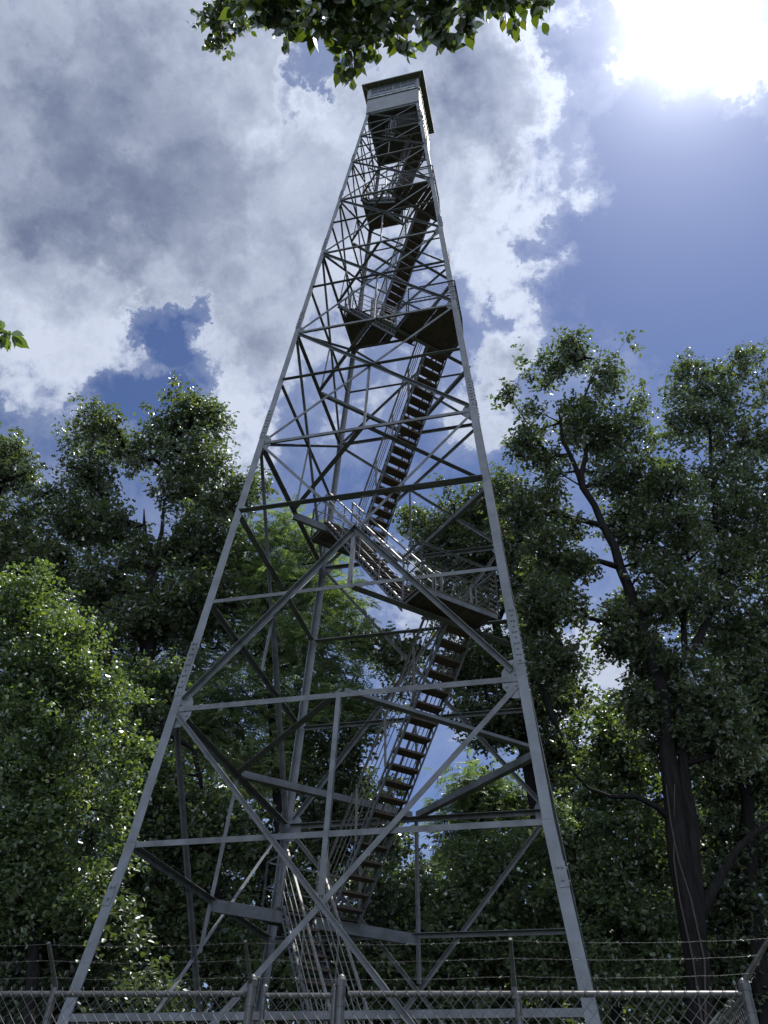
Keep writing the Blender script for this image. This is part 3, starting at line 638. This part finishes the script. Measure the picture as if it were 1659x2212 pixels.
def tree(name, label, cat, trunk, blobs, depth, nclump, leaves, lsize, m, bark='bark', kind='oak', clr=.42, rbase=.4, group='trees around the tower', frond=False, seed=0, vine=False, dead=0, squash=.75, dz=1.15, droop=.25, limbs=(), clearto=-9999):
    """trunk: photo positions (px,py[,ddepth]) from the bottom up; blobs: (px,py,rpx[,ddepth[,weight]]) masses of the crown at this tree's distance."""
    rng = np.random.default_rng(100+seed)
    tp = [atd(t[0], t[1], depth+(t[2] if len(t) > 2 else 0)) for t in trunk]
    base = V(tp[0][0]+(tp[0][0]-tp[1][0])*.1, tp[0][1], -.15); crs = 1.0; root = empty(name, (base[0], base[1], 0), label, cat, group)
    # crown masses
    cs = []; wts = []
    for bl in blobs:
        dd = bl[3] if len(bl) > 3 else 0; c = atd(bl[0], bl[1], depth+dd); r_ = bl[2]*np.dot(c-CAM, R3[2])/FPX; cs.append((c, r_)); wts.append((bl[2]**2.3)*(bl[4] if len(bl) > 4 else 1))
    wts = np.array(wts)/sum(wts); pts = []
    for i in rng.choice(len(cs), nclump*3, p=wts):
        c, r_ = cs[i]; v = rng.normal(size=3); v /= np.linalg.norm(v); v *= (rng.random()**.42)*(1.28 if rng.random() < .16 else 1)
        p = c+v*r_*V(1, dz, squash*1.1)
        nq = noise.noise(Vector(p/(clr*2.6)+seed)); ok = nq > -.27
        if p[2] > 1.0 and ok: pts.append(p)
        if len(pts) >= nclump: break
    pts = np.array(pts)
    # keep the trunk in sight: clumps right in front of it hang behind it instead
    dn = np.concatenate([np.linspace(a_, c_, 8) for a_, c_ in zip(tp[:-1], tp[1:])]); dq = (dn-CAM)@R3.T; dpx = dq[:, :2]/dq[:, 2:]*FPX; dh = (dn-CAM)@HF
    pq = (pts-CAM)@R3.T; ppx = pq[:, :2]/pq[:, 2:]*FPX; ph = (pts-CAM)@HF
    for i_ in range(len(pts)):
        dd_ = np.linalg.norm(dpx-ppx[i_], axis=1); m_ = int(np.argmin(dd_))
        if dd_[m_] < 32 and ph[i_] < dh[m_]+.3 and dpx[m_, 1] < clearto: pts[i_] = CAM+(pts[i_]-CAM)*((2*dh[m_]-ph[i_]+.6)/ph[i_])
    # skeleton
    nodes = [base]; par = [-1]
    path_ = [base]+tp
    for a_, c_ in zip(path_[:-1], path_[1:]):
        st = max(1, int(np.linalg.norm(c_-a_)/.7))
        for k in range(1, st+1):
            nodes.append(a_+(c_-a_)*k/st+rng.normal(size=3)*.03); par.append(len(nodes)-2)
    lrad = {}
    for lm, r0_ in limbs:
        lp = [atd(t[0], t[1], depth+(t[2] if len(t) > 2 else 0)) for t in lm]
        i0 = int(np.argmin([np.linalg.norm(lp[0]-q) for q in nodes])); prev = i0; Ltot = sum(np.linalg.norm(c_-a_) for a_, c_ in zip(lp[:-1], lp[1:])); run_ = 0; lp = [nodes[i0]]+lp[1:]
        for a_, c_ in zip(lp[:-1], lp[1:]):
            st = max(1, int(np.linalg.norm(c_-a_)/.6))
            for k in range(1, st+1):
                nodes.append(a_+(c_-a_)*k/st+rng.normal(size=3)*.03); par.append(prev); prev = len(nodes)-1; run_ += np.linalg.norm(c_-a_)/st; lrad[prev] = r0_*(1-.86*run_/Ltot)
    ntrunk = len(nodes); ntr0 = ntrunk-len(lrad)
    arr = np.zeros((ntrunk+len(pts)*9, 3)); arr[:ntrunk] = np.array(nodes); cnt = ntrunk; dist = np.zeros(len(arr))
    for i in range(1, ntrunk): dist[i] = dist[par[i]]+np.linalg.norm(arr[i]-arr[par[i]])
    low = min(ntrunk-1, max(2, int(ntr0*.30))); dmin = np.min(np.linalg.norm(pts[:, None]-arr[None, :ntrunk], axis=2), axis=1); tips = []
    for j in np.argsort(dmin):
        p = pts[j]; dd = np.linalg.norm(arr[low:cnt]-p, axis=1); cost = dd*1.0+dist[low:cnt]*.10+np.maximum(0, arr[low:cnt, 2]-p[2])*.5
        i = low+int(np.argmin(cost)); L_ = np.linalg.norm(p-arr[i]); st = min(8, max(1, int(L_/.6))); a_ = arr[i].copy(); prev = i
        bend = V(0, 0, 1)*L_*.10+rng.normal(size=3)*L_*.07
        for k in range(1, st+1):
            t = k/st; q = a_+(p-a_)*t+bend*math.sin(math.pi*t); arr[cnt] = q; par.append(prev); dist[cnt] = dist[prev]+np.linalg.norm(q-arr[prev]); prev = cnt; cnt += 1
        tips.append(prev)
    flow = np.zeros(cnt)
    for t in tips: flow[t] += 1
    for i in range(cnt-1, 0, -1): flow[par[i]] += max(flow[i], .0)
    ch = {}
    for i in range(1, cnt): ch.setdefault(par[i], []).append(i)
    expn = .47; rad = rbase*(np.maximum(flow, 1)/max(flow[0], 1))**expn; rad = np.maximum(rad, .011)
    for i in range(ntrunk): rad[i] = lrad[i] if i in lrad else max(rad[i]*.6, rbase*(1-.90*i/ntr0))
    if len(tp) > 0: rad[0] = rbase*1.35
    b = MB(); done = set([0])
    order = [0]; stack = [(0, None)]
    # chains: follow the fattest child, start new tubes at forks
    starts = [(0, 0)]
    while starts:
        i, frm = starts.pop(); chain = [i] if frm == i else [frm, i]; cur = i
        while cur in ch:
            kids = sorted(ch[cur], key=lambda q: -rad[q])
            for q in kids[1:]: starts.append((q, cur))
            cur = kids[0]; chain.append(cur)
        if len(chain) >= 2:
            rr_ = [rad[c] for c in chain]
            if frm != i: rr_[0] = min(rr_[0], rr_[1]*1.25)
            rr_[-1] *= .35
            if rr_[0] > .12: rr_ = [q*(1+rng.uniform(-.07, .07)) for q in rr_]
            b.path([arr[c] for c in chain], rr_, 10 if rr_[0] > .15 else (6 if rr_[0] > .05 else 4))
    if dead:
        for _ in range(dead):
            i = tips[int(rng.integers(len(tips)))]; p = arr[i]; 
            for q in range(5):
                v = unit(rng.normal(size=3)+V(0, 0, .5)); b.path([p, p+v*.5, p+v*.9+rng.normal(size=3)*.12], [.012, .008, .003], 3)
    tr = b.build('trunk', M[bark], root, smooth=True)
    if vine:
        v_ = MB(); base_t = [arr[i] for i in range(1, min(ntr0, 12))]; toC = unit((CAM-base_t[0])*V(1, 1, 0)); side_ = unit(np.cross(toC, V(0, 0, 1)))
        for q in range(2):
            pp = [p+toC*(rad[i+1]+.01)*math.cos(.5*math.sin(i*.7+q*2))+side_*rad[i+1]*math.sin(.6*math.sin(i*.8+q*2)) for i, p in enumerate(base_t)]
            v_.path(pp, [.035-.002*i for i in range(len(pp))], 6)
        v_.build('vine_stem', M['vine'], tr)
    # leaves
    tc = arr[tips]; nT = len(tc); tot = nT*leaves; idx = np.repeat(np.arange(nT), leaves)
    if not frond:
        # each clump: leaves bunched on a few short twigs
        ntw = 6; twd = rng.normal(size=(nT, ntw, 3)); twd[..., 2] = twd[..., 2]*.6+.15; twd /= np.linalg.norm(twd, axis=2)[..., None]; tl = (.35+.65*rng.random((nT, ntw)))*clr
        which = rng.integers(0, ntw, tot); along = rng.random(tot)**.45
        pos = tc[idx]+twd[idx, which]*(tl[idx, which]*along)[:, None]*1.25+rng.normal(size=(tot, 3))*clr*.13
        sc_ = lsize*(.65+.6*rng.random(tot)); base_, faces_ = simple_leaf(kind)
        bulk('crown', base_, faces_, pos, rotm(tot, rng, droop), sc_, M[m], root)
        tw = MB()
        for i in range(nT):
            if rad[tips[i]] >= 0 and i % 2 == 0:
                for q in range(0, ntw, 2): tw.add([tc[i], tc[i]+V(.008, .006, .004), tc[i]+twd[i, q]*tl[i, q]*1.2], [[0, 1, 2]])
        tw.build('twigs', M[bark], root)
    else:
        # compound fronds: a droop of paired leaflets along a midrib
        nf = leaves; tot = nT*nf; idx = np.repeat(np.arange(nT), nf)
        d = rng.normal(size=(tot, 3)); d[:, 2] = d[:, 2]*.35-.05; d /= np.linalg.norm(d, axis=1)[:, None]
        o = tc[idx]+d*clr*.35+rng.normal(size=(tot, 3))*clr*.30; K = 8; fl_ = lsize*3.6*(.7+.5*rng.random(tot)); P_ = []; Rm = []; Sc = []
        upv = rng.normal(size=(tot, 3))*.35+V(0, 0, 1); side_ = np.cross(d, upv); side_ /= np.linalg.norm(side_, axis=1)[:, None]; nrm = np.cross(side_, d)
        for k in range(K):
            t = (k+1)/K; c = o+d*(fl_*t)[:, None]+V(0, 0, -1)*(fl_*.28*t*t)[:, None]
            for sg in (1, -1):
                yd = side_*sg*.86+d*.5-nrm*.15; yd /= np.linalg.norm(yd, axis=1)[:, None]; x = np.cross(yd, nrm); x /= np.linalg.norm(x, axis=1)[:, None]
                P_.append(c); Rm.append(np.stack([x, yd, np.cross(x, yd)], axis=2)); Sc.append(lsize*(1.15-.45*t)*(.85+.3*rng.random(tot)))
        base_, faces_ = simple_leaf('slim'); bulk('crown', base_, faces_, np.concatenate(P_), np.concatenate(Rm), np.concatenate(Sc), M[m], root)
    return root

tree('oak_tree', 'big oak with a thick dark forking trunk at right, its ragged crown reaching highest', 'tree',
     [(1512, 2212), (1505, 2080), (1480, 1950), (1450, 1700), (1432, 1500), (1395, 1370), (1325, 1180), (1262, 1050), (1215, 950), (1206, 880)],
     [(1133, 765, 30), (1118, 848, 42), (1155, 872, 34), (1185, 800, 28), (1240, 768, 42), (1298, 730, 36), (1328, 787, 38), (1318, 822, 38), (1165, 905, 36), (1150, 962, 42), (1250, 890, 42), (1360, 868, 46), (1275, 940, 55), (1350, 950, 60),
      (1190, 1000, 44), (1400, 960, 50), (1160, 1060, 50), (1340, 1030, 60), (1420, 1060, 70), (1120, 1110, 45), (1210, 1130, 40), (1370, 1130, 60), (1450, 1170, 80), (1180, 1200, 45), (1240, 1230, 36), (1380, 1240, 45), (1160, 1300, 50), (1230, 1330, 42),
      (1350, 1330, 50), (1460, 1300, 75), (1210, 1400, 44), (1380, 1400, 50), (1440, 1440, 60), (1250, 1440, 24), (1340, 1390, 30), (1450, 1580, 60), (1200, 1340, 70), (1260, 1390, 60), (1170, 1450, 60), (1410, 1530, 60), (1560, 1600, 80), (1520, 1520, 80), (1370, 1500, 28)],
     20, 1020, 54, .165, 'oak', rbase=.36, clr=.62, seed=1, vine=True, clearto=200, dead=14,
     limbs=[([(1500, 2050), (1500, 1850), (1478, 1650), (1475, 1450), (1482, 1250), (1490, 1100)], .21), ([(1510, 1980), (1560, 1880), (1620, 1800), (1700, 1760), (1760, 1700)], .14),
            ([(1262, 1050), (1270, 930), (1262, 860), (1290, 800), (1300, 750)], .10), ([(1462, 1800), (1420, 1745), (1370, 1720), (1320, 1722), (1270, 1705), (1235, 1660), (1220, 1600)], .09), ([(1478, 1430), (1540, 1320), (1600, 1240)], .16)])
tree('oak_tree', 'tall oak at the far right edge with a rounded twin-topped crown', 'tree',
     [(1650, 2212), (1625, 1900), (1590, 1500), (1560, 1250), (1540, 1050), (1530, 900)],
     [(1478, 768, 28), (1489, 810, 42), (1448, 842, 40), (1510, 860, 48), (1611, 764, 36), (1600, 805, 46), (1560, 820, 36), (1650, 850, 42), (1570, 880, 52), (1470, 910, 52), (1530, 940, 60), (1610, 950, 50), (1680, 980, 70), (1570, 1020, 70), (1480, 1020, 60), (1640, 1080, 80), (1560, 1130, 80), (1700, 1180, 110), (1600, 1240, 90), (1560, 1350, 80), (1660, 1380, 100), (1600, 1490, 90), (1700, 1560, 130), (1620, 1640, 80)],
     22.5, 960, 54, .17, 'oak', rbase=.27, clr=.66, seed=2)
tree('oak_tree', 'oak behind the tower to the right of the stairs, crown showing between leg and stair', 'tree',
     [(1200, 2212), (1190, 1950), (1150, 1700), (1110, 1500), (1070, 1350), (1050, 1220)],
     [(1010, 1110, 70), (1080, 1080, 55), (950, 1180, 65), (900, 1130, 35), (1040, 1220, 80), (1130, 1170, 70), (1150, 1290, 80), (1010, 1330, 70), (930, 1280, 45), (1100, 1420, 90), (1180, 1500, 75), (1010, 1450, 60), (850, 1420, 50), (790, 1390, 45), (840, 1500, 45), (1060, 1560, 70), (1200, 1640, 60)],
     24.5, 1000, 50, .17, 'oak', rbase=.36, clr=.68, seed=3)
tree('oak_tree', 'tall dark oak left of the tower, crown with two dense tops against the clouds', 'tree',
     [(300, 2212), (300, 2050), (318, 1800), (320, 1500), (330, 1250), (310, 1100)],
     [(200, 940, 62), (270, 960, 62), (400, 920, 70), (450, 900, 45), (350, 960, 60), (430, 1010, 70), (470, 1080, 60), (200, 1030, 62), (180, 1130, 60), (260, 1160, 60), (350, 1210, 75), (450, 1180, 70), (120, 1090, 50), (230, 1280, 75), (130, 1220, 60), (330, 1330, 80), (450, 1300, 70), (540, 1050, 40), (380, 1070, 45), (230, 1400, 80)],
     22, 900, 54, .165, 'oak', rbase=.36, clr=.64, seed=4, dead=8, limbs=[([(320, 1400), (300, 1290), (380, 1150), (430, 1090), (520, 1055)], .17), ([(330, 1250), (360, 1080), (400, 980)], .10)])
tree('oak_tree', 'dark oak at the far left edge with bare twigs sticking out of its top', 'tree',
     [(-60, 2212), (-40, 1900), (-20, 1500), (10, 1250), (20, 1100)],
     [(20, 1010, 60), (-40, 1000, 90), (70, 1080, 55), (10, 1130, 70), (60, 1190, 60), (-40, 1200, 100), (100, 1260, 60), (20, 1290, 80), (90, 1360, 70)],
     22.5, 440, 50, .16, 'oak', rbase=.28, clr=.64, seed=5, dead=40)
tree('walnut_tree', 'light green tree with feathery compound leaves behind the left side of the tower', 'tree',
     [(600, 2212), (610, 1950), (600, 1700), (580, 1450), (590, 1280)],
     [(600, 1160, 60), (530, 1190, 60), (670, 1190, 55), (470, 1260, 75), (590, 1270, 90), (700, 1290, 70), (740, 1360, 50), (430, 1360, 75), (550, 1390, 100), (680, 1420, 90), (400, 1460, 70), (510, 1510, 90), (630, 1540, 90), (730, 1520, 60), (440, 1580, 80), (560, 1640, 80), (380, 1220, 40)],
     23.5, 760, 9, .155, 'pale', bark='bark', rbase=.24, clr=.70, frond=True, seed=6)
tree('broadleaf_tree', 'near leafy tree at the left edge with bright sunlit leaves', 'tree',
     [(60, 2212), (80, 2000), (110, 1750), (120, 1550), (100, 1400)],
     [(60, 1290, 70), (30, 1370, 90), (140, 1380, 60), (90, 1460, 90), (200, 1500, 75), (20, 1540, 100), (140, 1590, 95), (240, 1620, 65), (60, 1690, 100), (190, 1720, 80), (20, 1810, 90), (120, 1830, 85), (210, 1840, 60), (40, 1930, 80), (150, 1940, 60)],
     15.5, 720, 66, .105, 'bright', rbase=.15, clr=.52, kind='round', seed=7)
tree('broadleaf_tree', 'dark green tree behind the light feathery one, left of the stairs', 'tree',
     [(480, 2212), (470, 2000), (450, 1800), (420, 1620)],
     [(330, 1480, 80), (300, 1600, 80), (400, 1700, 90), (300, 1740, 90), (480, 1780, 80), (380, 1850, 90), (270, 1900, 90), (470, 1900, 70), (350, 1990, 90), (450, 2050, 80), (240, 2060, 80), (560, 2050, 70), (340, 2140, 90), (520, 2160, 80)],
     20.5, 620, 48, .15, 'mid', rbase=.3, clr=.55, kind='round', seed=8)
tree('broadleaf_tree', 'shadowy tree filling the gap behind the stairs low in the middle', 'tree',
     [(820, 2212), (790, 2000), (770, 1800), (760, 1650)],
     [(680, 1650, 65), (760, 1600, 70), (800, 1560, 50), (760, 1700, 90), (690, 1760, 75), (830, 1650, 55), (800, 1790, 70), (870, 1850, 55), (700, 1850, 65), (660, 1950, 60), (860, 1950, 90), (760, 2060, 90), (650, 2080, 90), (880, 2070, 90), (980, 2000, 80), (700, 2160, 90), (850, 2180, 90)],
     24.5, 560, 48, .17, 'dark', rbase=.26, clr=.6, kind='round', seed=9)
tree('broadleaf_tree', 'small pale green tree behind the tower right of the stairs', 'tree',
     [(1040, 2212), (1045, 2000), (1040, 1850), (1035, 1780)],
     [(1010, 1710, 50), (1060, 1700, 55), (1110, 1740, 55), (980, 1770, 50), (1050, 1790, 60), (1130, 1810, 55), (1190, 1740, 40), (1010, 1850, 55)],
     28, 260, 7, .145, 'pale', rbase=.14, clr=.7, frond=True, seed=10)
tree('broadleaf_tree', 'leafy dark tree between the right tower leg and the big oak trunk', 'tree',
     [(1330, 2212), (1335, 2050), (1340, 1850), (1330, 1700)],
     [(1250, 1590, 60), (1300, 1560, 50), (1340, 1640, 70), (1270, 1700, 70), (1240, 1800, 75), (1350, 1770, 80), (1300, 1880, 85), (1400, 1880, 75), (1230, 1950, 75), (1340, 1990, 90), (1420, 2030, 80), (1260, 2080, 90), (1380, 2130, 90), (1180, 2100, 80)],
     22, 560, 46, .15, 'mid', rbase=.2, clr=.55, kind='round', seed=11)
tree('broadleaf_tree', 'dark tree under the oaks at the lower right corner', 'tree',
     [(1600, 2250), (1600, 2100), (1600, 1900), (1590, 1780)],
     [(1560, 1640, 80), (1640, 1720, 80), (1560, 1780, 90), (1480, 1830, 55, 2), (1640, 1870, 100), (1560, 1950, 100), (1650, 2020, 100), (1500, 2060, 90, 2), (1580, 2130, 100), (1450, 2150, 90, 2)],
     23.5, 480, 48, .165, 'dark', rbase=.22, clr=.58, kind='round', seed=12)
tree('broadleaf_tree', 'dense low tree behind the lower right bays of the tower', 'tree',
     [(1060, 2300), (1060, 2150), (1065, 2000), (1070, 1900)],
     [(1000, 1850, 60), (1080, 1880, 75), (1150, 1850, 65), (960, 1930, 70), (1060, 1980, 85), (1150, 1960, 75), (980, 2060, 90), (1090, 2090, 90), (1180, 2010, 60), (900, 2130, 90), (1030, 2180, 90), (1150, 2180, 90)],
     23.5, 480, 48, .155, 'mid', rbase=.18, clr=.56, kind='round', seed=13)
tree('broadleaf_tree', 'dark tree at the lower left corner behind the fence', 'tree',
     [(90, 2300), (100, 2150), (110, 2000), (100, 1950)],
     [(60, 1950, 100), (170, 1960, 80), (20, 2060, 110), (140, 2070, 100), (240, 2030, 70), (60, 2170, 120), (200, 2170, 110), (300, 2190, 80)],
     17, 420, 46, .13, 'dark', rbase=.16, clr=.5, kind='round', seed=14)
# a further row, dim and dense, closing the view low down
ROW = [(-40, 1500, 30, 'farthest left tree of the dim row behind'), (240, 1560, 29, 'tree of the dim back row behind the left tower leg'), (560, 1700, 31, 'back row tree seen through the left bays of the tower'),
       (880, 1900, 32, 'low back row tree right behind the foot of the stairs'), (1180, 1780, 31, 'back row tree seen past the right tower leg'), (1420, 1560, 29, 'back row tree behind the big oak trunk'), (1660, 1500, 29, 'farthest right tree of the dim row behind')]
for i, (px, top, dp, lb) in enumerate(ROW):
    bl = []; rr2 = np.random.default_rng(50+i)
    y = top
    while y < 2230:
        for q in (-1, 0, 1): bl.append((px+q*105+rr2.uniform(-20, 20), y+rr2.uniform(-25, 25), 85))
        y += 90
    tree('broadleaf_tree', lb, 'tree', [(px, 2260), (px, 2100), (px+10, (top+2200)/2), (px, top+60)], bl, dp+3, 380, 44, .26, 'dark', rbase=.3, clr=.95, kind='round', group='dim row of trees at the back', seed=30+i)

# ------------------------------------------------------------------ leafy branches of a tree overhead
def spray(name, label, stems, lsize, seed, m='near', n_=26, spreadr=.16):
    rng = np.random.default_rng(seed); p0 = at(*stems[0][0]); root = empty(name, tuple(p0), label, 'branch')
    b = MB(); P_ = []; D_ = []
    for st in stems:
        pts = [at(*s) for s in st[:]]; dense = []
        for a_, c_ in zip(pts[:-1], pts[1:]):
            for k in range(6): dense.append(a_+(c_-a_)*k/6+rng.normal(size=3)*.006)
        dense.append(pts[-1]); L_ = len(dense)
        b.path(dense, [.013*(1-.8*i/L_)+.0015 for i in range(L_)], 6)
        for i in range(2, L_):
            base_ = dense[i]; ax = unit(dense[i]-dense[i-1])
            nn = n_ if st is not stems[0] else n_
            for q in range(max(1, nn//4)):
                v = unit(rng.normal(size=3)+ax*.6); tip = base_+v*spreadr*(.3+.8*rng.random()); b.path([base_, (base_+tip)/2+V(0, 0, .01), tip], [.0025, .0018, .0012], 3)
                for k in range(4):
                    d = unit(v*.5+rng.normal(size=3)*.7+V(0, 0, -.55)); t = rng.random()**.5; P_.append(base_+(tip-base_)*t); D_.append(d)
    b.build('twig', M['bark2'], root, smooth=True)
    P_ = np.array(P_); D_ = np.array(D_); up = rng.normal(size=P_.shape)*.5+V(0, 0, 1); x = np.cross(D_, up); x /= np.linalg.norm(x, axis=1)[:, None]; Rm = np.stack([x, D_, np.cross(x, D_)], axis=2)
    base_, faces_ = leafshape('broad'); bulk('leaves', base_, faces_, P_+D_*.012, Rm, lsize*(.6+.55*rng.random(len(P_))), M[m], root)
D5 = 4.6
spray('leafy_branch', 'leafy branch hanging into view from above, over the tower cab', [
    [(820, -420, D5), (820, -150, D5), (790, -20, D5), (775, 80, D5), (768, 130, D5)],
    [(800, -120, D5), (900, -60, D5+.1), (960, 0, D5+.1), (950, 60, D5)],
    [(810, -100, D5), (700, -60, D5), (640, -5, D5), (620, 50, D5)],
    [(860, -160, D5), (1000, -80, D5+.2), (1080, -20, D5+.2), (1110, 20, D5+.2)],
    [(780, -30, D5), (830, 20, D5-.1), (860, 70, D5-.1)],
    [(820, -180, D5), (620, -110, D5+.2), (560, -30, D5+.2), (540, 20, D5)],
    [(900, -100, D5), (880, -40, D5), (860, 20, D5)],
    [(1000, -80, D5), (1020, -30, D5), (1010, 40, D5)],
    [(700, -60, D5), (720, 0, D5), (730, 30, D5)],
    [(1080, -60, D5), (1100, -10, D5), (1145, 5, D5)], [(960, -60, D5), (930, 20, D5), (950, 70, D5)], [(830, -60, D5), (810, 30, D5), (800, 90, D5)],
    [(760, -60, D5), (700, 10, D5), (690, 50, D5)], [(620, -60, D5), (600, 0, D5), (590, 40, D5)]], .10, 3, n_=9, spreadr=.15)
spray('leafy_branch', 'small leaved spray at the left end of the overhead leaves', [
    [(600, -420, 6.2), (560, -150, 6.2), (500, -20, 6.2), (478, 50, 6.2), (472, 90, 6.2)],
    [(500, -20, 6.2), (520, 20, 6.2), (515, 50, 6.2)],
    [(490, -10, 6.2), (462, 20, 6.2), (460, 55, 6.2)]], .07, 5, n_=14, spreadr=.15)
spray('leafy_branch', 'small twig with a few bright leaves poking in at the left edge', [
    [(-260, 640, 3.4), (-120, 690, 3.4), (-20, 712, 3.4), (12, 720, 3.4)]], .075, 8, m='bright', n_=4, spreadr=.04)
